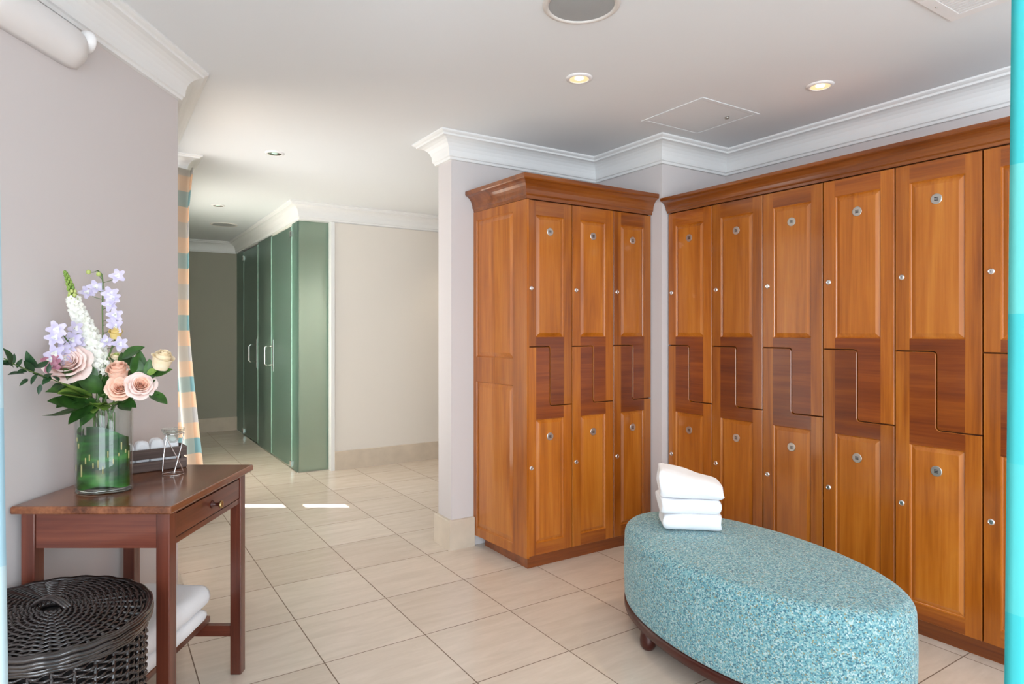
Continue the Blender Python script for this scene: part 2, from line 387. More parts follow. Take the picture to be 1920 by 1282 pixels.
def make_fittings(door, w, upper):
    zb, zl = (1.895, 1.57) if upper else (.733, .567)
    b = MB(); b.lathe([(.0001,0),(.021,0),(.0225,.001),(.0225,.0025),(.0205,.0035),(.0001,.0035)], 28, 0, RX, smooth=False, cap=False)
    pl = b.build('number_plate', M['steel'], door, (w/2, .0015, zb))
    b = MB()
    for x0, x1, z0, z1 in ((-.008,.008,.004,.0075),(-.008,.008,-.0018,.0017),(-.008,.008,-.0075,-.004)): b.box(x0, x1, -.0042, -.0034, z0, z1)
    b.build('engraved_mark', M['darkmetal'], pl)
    b = MB(); b.lathe([(.0001,0),(.0125,0),(.0125,.003),(.010,.0055),(.0088,.006),(.0085,.0045),(.0001,.0045)], 22, 0, RX, smooth=False, cap=False)
    b.box(-.0011, .0011, -.0050, -.0044, -.005, .005, 1)
    b.build('cam_lock', [M['chrome'], M['darkmetal']], door, (.030, 0, zl))
def locker_bank(name, label, loc, rot, w, n, depth, left_side):
    t = thing(name, label, 'lockers', loc, rot, None)
    L = w*n
    b = MB()
    if left_side: b.prism([(.004,.0225),(L,.0225),(L,depth),(-.020,depth)], .07, 2.09)
    else: b.box(0, L, .0225, depth, .07, 2.09)
    b.build('carcass', M['carcass'], t)
    b = MB(); b.box(.022 if left_side else .0, L, .028, depth-.04, 0, .0695); b.build('plinth', M['cherry_dark_y'], t)
    for up in (True, False):
        proto = None
        for k in range(n):
            if proto is None:
                d = locker_door(w, up).build('door', DM, t); make_fittings(d, w, up); proto = d
            else: d = copy_to(proto, t)
            d.location = (k*w, 0, 0)
    zt = 2.19 if left_side else 2.155
    h = zt-2.067
    pr = [(0, 0), (.008, 0), (.010, .14), (.018, .2), (.018, .26)]
    for k in range(6):
        a = PI/2*k/5; pr.append((.018+.036*(1-math.cos(a))+.008*k/5, .26+.52*math.sin(a)*.7+.156*k/5))
    pr += [(.066, .78), (.070, .83), (.070, 1), (0, 1)]
    prof = [(p, 2.067+z*h) for p, z in pr]
    b = MB()
    if left_side: b.sweep([(-.028,depth), (.0,0), (L,0)], prof)
    else: b.sweep([(0,0), (L,0)], prof)
    b.build('crown_moulding', M['cherry_dark'], t)
    b = MB(); b.box(.0, L, .0, depth-.01, 2.0905, 2.10); b.build('top_board', M['carcass'], t)
    return t
lb = locker_bank('locker_bank', 'bank of three cherry locker columns at the wall end, its panelled side showing', (2.0, 2.935, 0), 0, .3183, 3, .535, True)
rb = locker_bank('locker_bank', 'long bank of cherry lockers running along the right wall behind the ottoman', (3.005, 2.838, 0), -PI/2, .34, 6, .53, False)
# side panel of the left bank (two raised panels)
sl = .5385; b = MB(); i = .002
T = lambda x, y, z: (x, y, z)
b.box(0, sl, .011, .018, .067, 2.066, 0)
def q(x0, x1, z0, z1, mat): b.face([(x0,0,z0),(x1,0,z0),(x1,0,z1),(x0,0,z1)], mat)
xa, xb = .03, sl-.128
q(0, xa, .067, 2.066, 0); q(xb, sl, .067, 2.066, 0)
for z0, z1 in ((.067,.12),(1.022,1.174),(2.013,2.066)): q(xa, xb, z0, z1, 2)
panel_loops(b, xa, xb, .12, 1.022, T, fw=.034); panel_loops(b, xa, xb, 1.174, 2.013, T, fw=.03)
for x in (0, sl): b.face([(x,0,.067),(x,.011,.067),(x,.011,2.066),(x,0,2.066)], 0)
b.build('side_panel', [M['cherry'], M['cherry_panel'], M['cherry']], lb, (-.036, .5365, 0), math.atan2(-.5365, .034))

# ------------------------------------------------------------------ frosted glass enclosure
G = thing('glass_enclosure', 'frosted green glass shower enclosure with two doors across the corridor', 'glass enclosure', (1.58, 6.13, 0))
GT = 2.368
def pane(name, v0, v1, z0=.006, z1=GT):
    b = MB(); b.box(0, .010, v0, v1, z0, z1); return b.build(name, M['frost'], G)
pane('fixed_panel', .012, .235)
pane('fixed_panel', 1.105, 1.79)
pane('fixed_panel', 2.665, 3.145)
b = MB(); b.box(.002, .285, .0, .010, .006, GT); b.build('fixed_panel', M['frost'], G)
for v0, v1, hv in ((.242, 1.098, 1.03), (1.797, 2.658, 1.86)):
    d = pane('door', v0, v1, .014, GT-.02)
    s = 1 if hv < 1.5 else 1
    hz = 1.07
    b = MB(); hvv = v1-.07 if hv < 1.5 else v0+.07
    pts = [(-.002, hvv, hz-.1), (-.065, hvv, hz-.1), (-.078, hvv, hz-.094), (-.084, hvv, hz-.08), (-.084, hvv, hz+.08), (-.078, hvv, hz+.094), (-.065, hvv, hz+.1), (-.002, hvv, hz+.1)]
    b.tube(pts, .0078, 10); b.build('handle', M['chrome'], d)
    b = MB(); b.box(-.004, -.0005, hvv-.02, hvv+.02, hz-.17, hz+.17); b.build('handle_plate', M['steel'], d)
    he = v0 if hv < 1.5 else v1
    for z in (.05, GT-.1):
        b = MB(); b.box(-.014, .022, he-.03, he+.03, z-.025, z+.03); b.build('hinge', M['chrome'], d, bevel=.003)
b = MB(); b.box(-.006, .016, .012, 3.145, 0, .006); b.box(.0, .285, -.006, .016, 0, .006); b.box(.2855, .2925, -.004, .014, .0, GT); b.build('channel', M['steel'], G)
# glass edges as strips
for v in (.2385, 1.1015, 1.7935, 2.6615):
    b = MB(); b.box(-.0015, .0115, v-.0065, v+.0065, .014, GT-.02); b.build('edge_seal', M['glass_edge'], G)

# ------------------------------------------------------------------ ceiling fittings
def downlight(loc, lit, label):
    t = thing('downlight', label, 'ceiling light', loc, 0, 'recessed ceiling downlights')
    b = MB(); b.lathe([(.062,0),(.060,-.006),(.048,-.009),(.044,-.007),(.044,0)], 36, cap=False); b.build('trim_ring', M['white'], t)
    b = MB(); b.lathe([(.044,-.0065),(.030,-.003),(.012,-.0005),(.0001,-.0005)], 30, cap=False); b.build('reflector', M['glow'] if lit else M['reflector'], t)
    b = MB(); b.lathe([(.0001,-.0075),(.012,-.007),(.020,-.005),(.021,-.001),(.0001,-.001)], 18, cap=False); b.build('bulb', M['bulb'] if lit else M['glass_edge'], t)
    return t
downlight((1.899, 2.352, CEIL), True, 'lit ceiling downlight nearer the round speaker')
downlight((2.935, 1.788, CEIL), True, 'lit ceiling downlight between access hatch and air vent')
downlight((.993, 4.448, CEIL), False, 'unlit ceiling downlight where the corridor begins')
downlight((.957, 6.589, CEIL), False, 'unlit ceiling downlight deep in the corridor by the glass doors')
def speaker(loc, label, r=.142):
    t = thing('ceiling_speaker', label, 'speaker', loc, 0, 'round ceiling speakers')
    b = MB(); b.lathe([(r,0),(r-.002,-.006),(r-.010,-.009),(r-.022,-.007),(r-.022,0)], 56, cap=False); b.build('rim', M['offwhite'], t)
    b = MB(); b.lathe([(r-.022,-.004),(r*.5,-.0055),(.0001,-.006)], 48, cap=False); b.build('grille', M['grey'], t)
speaker((1.478, 1.817, CEIL), 'round grey ceiling speaker cut by the top edge of the photo')
speaker((1.183, 7.727, CEIL), 'round grey ceiling speaker at the far end of the corridor')
t = thing('air_vent', 'white louvred air vent in the ceiling at top right', 'vent', (2.59, .99, CEIL))
b = MB()
for x0,x1,y0,y1 in ((-.15,-.105,-.15,.15),(.105,.15,-.15,.15),(-.105,.105,-.15,-.105),(-.105,.105,.105,.15)): b.box(x0,x1,y0,y1,-.008,0)
b.build('frame', M['white'], t, bevel=.002)
b = MB(); b.box(-.105,.105,-.105,.105,-.0012,-.0002); b.build('backing', M['grey'], t)
for k in range(10):
    x = -.095+k*.021; b = MB(); b.box(x-.007, x+.007, -.104, .104, -.0068, -.0018); b.build('louvre', M['white'], t)
b = MB(); b.lathe([(.0001,-.0105),(.004,-.010),(.004,-.0082)], 12); b.build('screw', M['steel'], t, (-.02,.128,0))
t = thing('access_panel', 'square white access hatch flush in the ceiling above the lockers', 'hatch', (2.81, 2.42, CEIL))
b = MB()
for x0,x1,y0,y1 in ((-.23,-.205,-.22,.22),(.205,.23,-.22,.22),(-.205,.205,-.22,-.195),(-.205,.205,.195,.22)): b.box(x0,x1,y0,y1,-.004,0)
b.build('frame', M['ceil'], t, bevel=.0015)
b = MB(); b.box(-.202,.202,-.192,.192,-.0025,0); b.build('hatch', M['ceil'], t)
b = MB(); b.lathe([(.0001,-.012),(.011,-.012),(.012,-.003)], 16); b.build('latch', M['steel'], t, (.12,-.09,0))

# wall unit at top left
t = thing('emergency_light', 'white rounded emergency light on the left wall under the crown moulding', 'emergency light', W(WX, 1.98, 2.23), -TH)
b = MB(); rings = []
for k in range(13):
    y = -.26+.52*k/12; e = abs(y)/.26; sh = (1-max(0, e-.72)**2/.0784*.85)
    ring = []
    for a in range(15):
        an = PI*a/14; ex = 2/2.6
        ca, sa = math.cos(an), math.sin(an)
        ring.append(Vector((.001+.082*sh*abs(sa)**ex, y, .068 - .066*(abs(ca)**ex)*(1 if ca > 0 else -1)*(.75+.25*sh))))
    rings.append(ring)
b.loft(rings, 0, True, True, True); b.build('body', M['white'], t)
for dy, tl, px in ((.235, .6, .045), (-.13, -.1, .07)):
    b = MB(); Mx = Matrix.Translation((px, dy, .105)) @ Matrix.Rotation(R(62) if dy > 0 else R(10), 4, 'Z') @ Matrix.Rotation(R(90), 4, 'Y')
    b.lathe([(.0001,-.02),(.02,-.018),(.034,-.004),(.037,.012),(.037,.020),(.034,.023),(.0001,.020)], 26, 0, Mx, cap=False)
    b.build('lamp_head', M['white'], t)

# ------------------------------------------------------------------ console table (camera-aligned frame)
TZ = .80
T0 = thing('console_table', 'dark mahogany console table with one drawer against the left wall', 'table', W(-1.28, 2.24), -TH)
def lx(X): return X+1.28
def ly(Y): return Y-2.24
b = MB(); b.box(lx(-1.518), lx(-1.03), ly(1.933), ly(2.55), TZ-.024, TZ); b.build('table_top', M['table_top'], T0, bevel=.005)
LEG = .042
for X in (-1.506, -1.092):
    for Y in (1.962, 2.478):
        b = MB(); b.box(lx(X), lx(X)+LEG, ly(Y), ly(Y)+LEG, 0, TZ-.025); b.build('leg', M['mahog'], T0, bevel=.003)
for Y in (1.967, 2.494):
    b = MB(); b.box(lx(-1.463), lx(-1.0925), ly(Y), ly(Y)+.02, .664, TZ-.025); b.build('apron', M['mahog_x'], T0)
b = MB(); b.box(lx(-1.50), lx(-1.48), ly(2.0045), ly(2.4775), .664, TZ-.025); b.build('apron', M['mahog_y'], T0)
b = MB(); b.box(lx(-1.075), lx(-1.056), ly(2.0045), ly(2.4775), .664, .682); b.box(lx(-1.075), lx(-1.056), ly(2.0045), ly(2.4775), .762, TZ-.025); b.build('drawer_rail', M['mahog_y'], T0)
b = MB(); b.box(lx(-1.075), lx(-1.0545), ly(2.0085), ly(2.4735), .6855, .7585); dr = b.build('drawer', M['mahog_y'], T0, bevel=.0015)
Mk = Matrix.Rotation(PI/2, 4, 'Y')
b = MB(); b.lathe([(.014,0),(.013,.003),(.006,.006),(.0055,.02),(.008,.026),(.0085,.03),(.0001,.031)], 18, 0, Mk); kb = b.build('knob', M['turned'], dr, (lx(-1.0545), ly(2.25), .722))
b = MB(); b.lathe([(.0125,.029),(.0135,.032),(.0125,.036),(.007,.038),(.0001,.0385)], 18, 0, Mk); b.build('knob_cap', M['brass'], kb)
for Y in (1.970, 2.487):
    b = MB(); b.box(lx(-1.4635), lx(-1.0925), ly(Y), ly(Y)+.024, .145, .186); b.build('stretcher', M['mahog_x'], T0)
b = MB(); b.box(lx(-1.45), lx(-1.19), ly(1.965), ly(2.525), .1865, .209); b.build('shelf', M['mahog_y'], T0, bevel=.002)

# ------------------------------------------------------------------ towels
def towel_mesh(w, d, h, seed, layers=2, slope=0.0, sag=.004, cres=None):
    rnd = random.Random(seed); ph = [rnd.uniform(0, 6.28) for _ in range(8)]
    b = MB(); n = 26; rings = []
    # cross-section in (y,z): folded edge at the front with grooves between the layers
    sec = []
    lh = h/layers
    for k in range(layers):
        for a in range(7):
            an = -PI/2+PI*a/6; sec.append((-d/2+.45*lh-.45*lh*math.cos(an), lh*(k+.5)+lh*.5*math.sin(an)))
    nt = 8
    for k in range(1, nt): sec.append((-d/2+.45*lh+(d-.7*lh)*k/nt, h))
    for a in range(9):
        an = PI/2-PI*a/8; sec.append((d/2-.3*h+.3*h*math.cos(an), h/2+h/2*math.sin(an)))
    for k in range(1, nt): sec.append((d/2-.3*h-(d-.3*h-.45*lh)*k/nt, 0))
    for i in range(n+1):
        s = i/n; x = -w/2+w*s
        e = min(s, 1-s); rd = 1-max(0, 1-e/.06)**2*.14
        x2 = x
        ring = []
        for y, z in sec:
            wob = .0035*math.sin(9*s+ph[0]+z*40)+.0025*math.sin(17*s+ph[1]+y*20)
            zz = h/2+(z-h/2)*rd
            fz = z/h
            zz += fz*(slope*(.5-s)*h + sag*math.sin(5*s+ph[2]+y*14)+sag*.6*math.sin(11*s+ph[3]-y*19))
            yy = y*(1-.03*(1-rd)*7)+wob*(.4+.6*fz)
            if cres and z > h*.97: zz -= .007*math.exp(-((y+d*.28+.1*d*s)/.012)**2)
            ring.append(Vector((x2+.004*math.sin(ph[4]+z*70+y*12), yy, max(0.0, zz))))
        rings.append(ring)
    b.loft(rings, 0, True, True, True)
    return b
OT = .462
tc = W(.79, 2.87, 0); tr = -TH-R(8)
zz = OT+.001
for k, (w, d, h, sl_, dx, lay, lb_) in enumerate(((.245,.21,.070,0,.006,1,'bottom white towel of the stack of three on the teal ottoman'), (.252,.21,.062,.1,-.004,1,'middle white towel of the stack of three on the teal ottoman'), (.268,.215,.095,.75,.004,1,'top white towel of the ottoman stack with a slanting creased top'))):
    o = towel_mesh(w, d, h, 11+k, lay, sl_, .003, cres=(k == 2)).build('folded_towel', M['terry'], None, (tc.x+dx*CT, tc.y-dx*ST, zz), tr+R((0,2,-2)[k]))
    tag(o, lb_, 'towel', 'folded towels on the ottoman'); zz += h*(1+.0)+.0012
# towels on the shelf of the console table
zz = .210
for k, (w, d, h, lb_) in enumerate(((.25,.45,.052,'lower folded white towel on the shelf of the console table'), (.27,.47,.085,'thicker upper folded white towel on the shelf of the console table'))):
    p = W(-1.30, 2.245)
    o = towel_mesh(d, w, h, 31+k, 1, -.1, .004).build('bath_towel', M['terry'], None, (p.x, p.y, zz), -TH+PI/2)
    tag(o, lb_, 'towel', 'bath towels under the table'); zz += h+.004

# ------------------------------------------------------------------ ottoman
OC = (2.194, 1.653); OA, OB, OP = .644, .3535, R(84.4)
O = thing('ottoman', 'oval teal tweed ottoman on a dark wooden base in front of the lockers', 'ottoman', (OC[0], OC[1], 0), OP)
def oring(a, bb, z, n=96): return [Vector((a*math.cos(2*PI*i/n), bb*math.sin(2*PI*i/n), z)) for i in range(n)]
b = MB(); rings = [oring(OA-.012, OB-.012, .1225), oring(OA-.002, OB-.002, .126), oring(OA, OB, .135)]
for k in range(1, 9): rings.append(oring(OA+.004*math.sin(PI*k/9), OB+.004*math.sin(PI*k/9), .135+.27*k/9))
for k in range(9):
    a = PI/2*k/8; r = .055; rings.append(oring(OA-r+r*math.cos(a), OB-r+r*math.cos(a), .405+.045*math.sin(a)))
for f in (.75, .5, .25, .02): rings.append(oring((OA-.055)*f, (OB-.055)*f, .45+.012*(1-f*f)))
b.loft(rings, 0, True, True, True); b.build('cushion', M['tweed'], O)
b = MB(); b.loft([oring(OA-.03, OB-.03, .078), oring(OA-.006, OB-.006, .080), oring(OA+.002, OB+.002, .086), oring(OA+.002, OB+.002, .116), oring(OA-.006, OB-.006, .122), oring(OA-.03, OB-.03, .122)], 0, True, True, True); b.build('base', M['turned'], O)
for fx, fy in ((.262,.284), (-.262,.284), (-.262,-.284), (.262,-.284)):
    b = MB(); b.lathe([(.030,.078),(.032,.060),(.035,.040),(.033,.018),(.024,.003),(.018,0)], 22)
    b.build('foot', M['turned'], O, (fx, fy, 0))

# ------------------------------------------------------------------ wicker hamper
HZ = .575
H = thing('wicker_hamper', 'black oval wicker laundry hamper with a woven lid beside the table', 'hamper', W(-1.252, 1.738), R(15.26))
HA, HB = .216, .268
def oval(a, bb, t, z): return Vector((a*math.cos(t), bb*math.sin(t), z))
b = MB(); NS = 30
b.loft([[oval((HA-.012)*(1-.04*(1-z/.5)), (HB-.012)*(1-.04*(1-z/.5)), 2*PI*i/64, z) for i in range(64)] for z in (.004, .25, .53)], 1, True, True, True)
for k in range(NS*2):
    t = 2*PI*(k+.5)/(NS*2)
    if k % 2 == 0:
        b.tube([oval((HA-.001)*(.96+.04*z/.5), (HB-.001)*(.96+.04*z/.5), t, z) for z in (.0, .2, .4, .525)], .0055, 6)
row = 0; z = .012
while z < .515:
    pts = []; N = NS*8
    for i in range(N):
        t = 2*PI*i/N; sgn = math.cos(NS*t+PI*(row % 2))
        f = .96+.04*z/.5
        pts.append(oval((HA+.0055*sgn)*f, (HB+.0055*sgn)*f, t, z+.002*math.sin(NS*t+row)))
    b.tube(pts, .0042, 5, closed=True); z += .0098; row += 1
for dz, dr in ((.522,.004),(.530,.007),(.530,-.003),(.538,.002)):
    b.tube([oval(HA+dr, HB+dr, 2*PI*i/90, dz+.0015*math.sin(40*PI*i/90)) for i in range(90)], .0055, 6, closed=True)
b.build('body', [M['wicker'], M['wicker_in']], H, weld=False)
b = MB(); LA, LB = .2325, .287
def lidz(r): return HZ-.018*r*r+.004
b.loft([[oval(LA*f, LB*f, 2*PI*i/64, lidz(f)-.008) for i in range(64)] for f in (.01, .35, .7, .985)], 1, True)
b.loft([[oval(LA*f, LB*f, 2*PI*i/64, zz_) for i in range(64)] for f, zz_ in ((.985, lidz(.985)-.008), (.985, .545), (.9, .545))], 1, True)
NL = 34
for k in range(NL):
    t = 2*PI*k/NL; b.tube([oval(LA*f, LB*f, t, lidz(f)-.001) for f in (.1, .4, .7, .97)], [.003,.004,.005,.0055], 5)
f = .13; row = 0
while f < .955:
    N = NL*6; pts = []
    for i in range(N):
        t = 2*PI*i/N; pts.append(oval(LA*f, LB*f, t, lidz(f)+.0042*math.cos(NL/2*t*1+PI*(row % 2))*1.0))
    b.tube(pts, .0037, 5, closed=True); f += .0345; row += 1
for dz, fr_ in ((0,.985),(.004,.965),(-.009,1.0),(-.018,.995),(.003,.995)):
    b.tube([oval(LA*fr_, LB*fr_, 2*PI*i/110, lidz(1)+dz+.0015*math.sin(44*PI*i/110)) for i in range(110)], .0062, 6, closed=True)
lid = b.build('lid', [M['wicker'], M['wicker_in']], H, weld=False)
b = MB()
for s in (-.008, 0, .008):
    b.tube([(s*1.0+.02*0, -.055+.11*k/10, lidz(0)+.002+.026*math.sin(PI*k/10)) for k in range(11)], .0048, 6)
b.build('handle', M['wicker'], lid, (0,0,0), R(35))

# ------------------------------------------------------------------ vase
VX, VY = -1.350, 2.118; VPHI = R(20); VAx, VBx = .084, .050; VH = .275
vp = W(VX, VY, TZ+.0005)
def vring(a, bb, z, n=56): return [Vector((a*math.cos(2*PI*i/n), bb*math.sin(2*PI*i/n), z)) for i in range(n)]
V = MB(); th = .0035
V.loft([vring(VAx-.006,VBx-.006,0), vring(VAx-.001,VBx-.001,.003), vring(VAx,VBx,.010), vring(VAx,VBx,VH-.002), vring(VAx-.001,VBx-.001,VH), vring(VAx-th,VBx-th,VH-.001), vring(VAx-th,VBx-th,.020), vring(VAx-.02,VBx-.02,.017)], 0, True, True, True)
va = V.build('vase', M['glass'], None, vp, VPHI-TH); tag(va, 'clear oval glass vase holding the bouquet on the console table', 'vase')
M['base_glass'] = NT('base_glass').set(Roughness=.02, IOR=1.5, Transmission_Weight=1.0).m
M['base_glass'].node_tree.nodes['Principled BSDF'].inputs['Base Color'].default_value = (.9,.95,.92,1)
V = MB(); V.loft([vring(VAx-.012,VBx-.012,.0005), vring(VAx-.004,VBx-.004,.004), vring(VAx-.004,VBx-.004,.014), vring(VAx-.010,VBx-.010,.0165)], 0, True, True, True)
V.build('base', M['base_glass'], va)
def leaf_mat(name, a, bb, rough=.4):
    t = NT(name); n1 = t.n('ShaderNodeTexNoise', Scale=25.0, Detail=3.0); t.l(t.coords((1,1,1)), n1.inputs['Vector'])
    t.l(t.ramp(n1.outputs['Fac'], [(.3, a), (.7, bb)]), t.b.inputs['Base Color']); t.set(Roughness=rough, Specular_IOR_Level=.4); return t.m
M['leaf'] = leaf_mat('leaf_green', srgb(34,66,26), srgb(62,104,42))
M['leaf_dk'] = leaf_mat('leaf_dark', srgb(22,50,30), srgb(44,80,44), .35)
M['leaf_lt'] = leaf_mat('leaf_light', srgb(92,130,52), srgb(150,174,84), .5)
_t = NT('aspidistra'); _n = _t.n('ShaderNodeTexNoise', Scale=1.0, Detail=2.0, Distortion=.5); _t.l(_t.coords((7, 7, 26)), _n.inputs['Vector'])
_t.l(_t.ramp(_n.outputs['Fac'], [(.36, srgb(12,48,14)), (.5, srgb(22,84,22)), (.64, srgb(58,128,44))]), _t.b.inputs['Base Color']); _t.set(Roughness=.35); M['aspid'] = _t.m
M['stem'] = plain('stem_green', srgb(86,112,58), .5)
M['cutstem'] = plain('cut_stem', srgb(190,178,120), .6)
def petal_mat(name, a, bb):
    t = NT(name); n1 = t.n('ShaderNodeTexNoise', Scale=60.0, Detail=2.0); t.l(t.coords((1,1,1)), n1.inputs['Vector'])
    c = t.ramp(n1.outputs['Fac'], [(.3, a), (.7, bb)])
    di = t.n('ShaderNodeBsdfDiffuse'); tr = t.n('ShaderNodeBsdfTranslucent'); ms = t.n('ShaderNodeMixShader'); ms.inputs[0].default_value = .3
    t.l(c, di.inputs[0]); t.l(c, tr.inputs[0]); t.l(di.outputs[0], ms.inputs[1]); t.l(tr.outputs[0], ms.inputs[2]); t.l(ms.outputs[0], t.out.inputs[0]); return t.m
M['pink'] = petal_mat('petal_pale_pink', srgb(252,226,218), srgb(254,238,232))
M['peach'] = petal_mat('petal_peach', srgb(252,208,184), srgb(254,226,208))
M['cream'] = petal_mat('petal_cream', srgb(250,232,196), srgb(252,242,218))
M['ivory'] = petal_mat('petal_ivory', srgb(238,238,226), srgb(250,250,246))
M['lilac'] = petal_mat('petal_lilac', srgb(208,200,232), srgb(232,226,244))
M['yellow'] = petal_mat('petal_yellow', srgb(236,208,126), srgb(244,226,160))
M['lime'] = petal_mat('petal_lime', srgb(190,206,120), srgb(214,222,150))
M['mauve'] = petal_mat('petal_mauve', srgb(170,110,130), srgb(200,150,164))

# rolled leaf inside the vase (camera-aligned frame of the vase)
b = MB()
def wrap(a, bb, z0, z1, t0, t1, n=60):
    def fn(s, q):
        t = t0+(t1-t0)*s; z = z0+(z1-z0)*q*(.72+.28*math.sin(2.6*s+z1*9))
        k = 1-.05*s
        return Vector((a*k*math.cos(t), bb*k*math.sin(t), z+.006*math.sin(3*t)))
    return fn
b.grid(wrap(VAx-.007, VBx-.007, .019, .215, -PI*1.15, PI*.98), 70, 8)
b.grid(wrap(VAx-.011, VBx-.011, .020, .228, -PI*.7, PI*1.2), 60, 8)
b.grid(wrap(VAx-.022, VBx-.018, .020, .21, PI*.9, PI*2.9), 60, 8)
lw = b.build('rolled_leaf', M['aspid'], None, vp, VPHI-TH); tag(lw, 'broad dark green leaf rolled inside the glass vase', 'leaf')

rnd = random.Random(12)
for k in range(15):
    t_ = -PI*.92+PI*.80*(k/14)+rnd.uniform(-.04,.04); zc = .085+.055*(k/14)+.02*math.sin(k*1.7)+(.07 if k in (1, 2) else 0)-(.055 if k in (8,) else 0)
    hh_ = rnd.uniform(.010,.026)*(1.7 if k == 3 else 1); kx, ky = (VAx-.0056)*math.cos(t_), (VBx-.0056)*math.sin(t_)
    b = MB(); b.tube([(kx, ky, zc-hh_/2), (kx*1.001, ky*1.001, zc+hh_/2)], .0022, 6); b.build('cut_strip', M['cutstem'], lw)
# ------------------------------------------------------------------ flowers
def Yb(px): return min(2.125, 1.425*FPX/(960-px))
def at(px, py, dY=0.0):
    r = ray(px, py, Yb(px)+dY); return W(r.x, r.y, r.z)
toC = (W(0, 0, HC)-W(VX, VY, 1.15)).normalized()
SIDE = W(1, 0)-W(0, 0)
def in_vase(k, z):
    a = k*2.4; e = W(VX, VY, z); ca, sa = math.cos(a), math.sin(a)
    dx, dy = .030*ca, .014*sa; c2, s2 = math.cos(VPHI), math.sin(VPHI)
    return W(VX+dx*c2-dy*s2, VY+dx*s2+dy*c2, z)
def stem_pts(top, k):
    m = in_vase(k, TZ+VH-.01); lo = in_vase(k+1.3, TZ+.06)
    c = m+(m-lo)*.35
    pts = [lo, m]
    for s in (.25, .5, .75, 1.0):
        pts.append(m*(1-s)**2 + c*2*s*(1-s) + top*s*s)
    return pts
def frame(ax):
    ax = ax.normalized(); x = ax.cross(Vector((0,0,1)))
    if x.length < .05: x = Vector((1,0,0))
    x.normalize(); return x, ax.cross(x), ax
def petal(b, c, ax, ang, r0, r1, wid, z0, z1, curl, mat=0, nu=5, nv=4):
    X, Yv, A = frame(ax)
    d = X*math.cos(ang)+Yv*math.sin(ang); tdir = X*-math.sin(ang)+Yv*math.cos(ang)
    def fn(s, q):
        k = (q-.5)*2; wv = wid*math.sin(PI*min(1, .18+.72*s))**.6
        r = r0+(r1-r0)*s + curl*s*s*abs(r1-r0)*.5
        hh = z0+(z1-z0)*math.sin(PI/2*s) - curl*max(0, s-.6)**2*abs(z1-z0)*1.6
        rr = r - (k*k)*wv*.42*(1-.3*s)
        return c + d*rr + tdir*(k*wv) + A*hh
    b.grid(fn, nu, nv, mat)
def rose(px, py, rpx, mats, label, k, ax=None, opn=1.0, dY=0.0, group='garden roses in the bouquet'):
    c = at(px, py, dY); Rr = rpx/FPX*(Yb(px)+dY)
    A = (ax or (toC*1.0+Vector((0,0,.8)))).normalized()
    t = thing('rose', label, 'flower', c, 0, group)
    o = Vector((0,0,0)); b = MB(); rnd = random.Random(k*5+1)
    X, Yv, _ = frame(A)
    rings = [(3,.05,.12,.54,0,1),(4,.08,.22,.56,.02,1),(5,.12,.33,.56,.03,1),(5,.16,.45,.53,.05,1),(6,.20,.58,.46,.09,0),(7,.24,.74,.34,.15,0),(7,.28,.97,.12,.24,0)]
    if opn < .8: rings = [(3,.10,.14,.95,0,1),(3,.20,.26,.95,.02,1),(4,.34,.40,.90,.04,0),(4,.46,.54,.80,.10,0),(5,.54,.72,.55,.24,0)]
    for n, r0, r1, hh, roll, mi in rings:
        off = rnd.uniform(0, 6)
        for j in range(n):
            a0 = off+2*PI*j/n+rnd.uniform(-.2,.2); wf = rnd.uniform(0,6.28); sp = 2*PI/n*.80; rz = rnd.uniform(.93,1.06); tl = rnd.uniform(-.06,.06)
            def fn(s_, q_):
                k_ = (q_-.5)*2; se = s_*(1-.16*k_*k_*s_)
                r_ = (r0+(r1*rz-r0)*se**.75+roll*max(0,se-.6)**2*2.2+.03*(1-abs(k_)))*Rr
                h_ = (-.42+(hh+tl+.42)*math.sin(PI/2*min(1,se*1.02))+.035*se*se*math.sin(k_*5+wf)-roll*max(0,se-.7)**2*3)*Rr
                an = a0+k_*sp*(.45+.55*math.sin(PI*min(1,.12+.55*s_)))
                return o+(X*math.cos(an)+Yv*math.sin(an))*r_+A*h_
            b.grid(fn, 6, 6, mi)
    b.ball(o-A*Rr*.3, Rr*.3, 1, 6)
    b.build('bloom', [M[m] for m in mats], t, weld=False)
    b = MB(); b.tube([p-c for p in stem_pts(c-A*Rr*.45, k)], .0028, 6); b.build('stem', M['stem'], t)
    b = MB()
    for j in range(5):
        X, Yv, _ = frame(A); d = X*math.cos(j*1.257)+Yv*math.sin(j*1.257)
        leaf(b, o-A*Rr*.5+d*Rr*.1, o+d*Rr*.62-A*Rr*.42, Rr*.13, A, 0, .1)
    b.build('sepal', M['leaf'], t, weld=False)
    return t
def leaf(b, p, q, wid, nrm, mat=0, bend=.15, nu=8):
    d = q-p; L = d.length; d.normalize(); n = nrm-d*nrm.dot(d)
    n = n.normalized() if n.length > 1e-4 else d.orthogonal().normalized(); s_ = d.cross(n)
    def fn(s, k):
        kk = (k-.5)*2; w = wid*(math.sin(PI*s**.8)**.85 if 0 < s < 1 else 0)
        return p+d*(L*s)+n*(bend*L*math.sin(PI*s)*.5+abs(kk)*w*.25)+s_*(kk*w)
    b.grid(fn, nu, 4, mat)

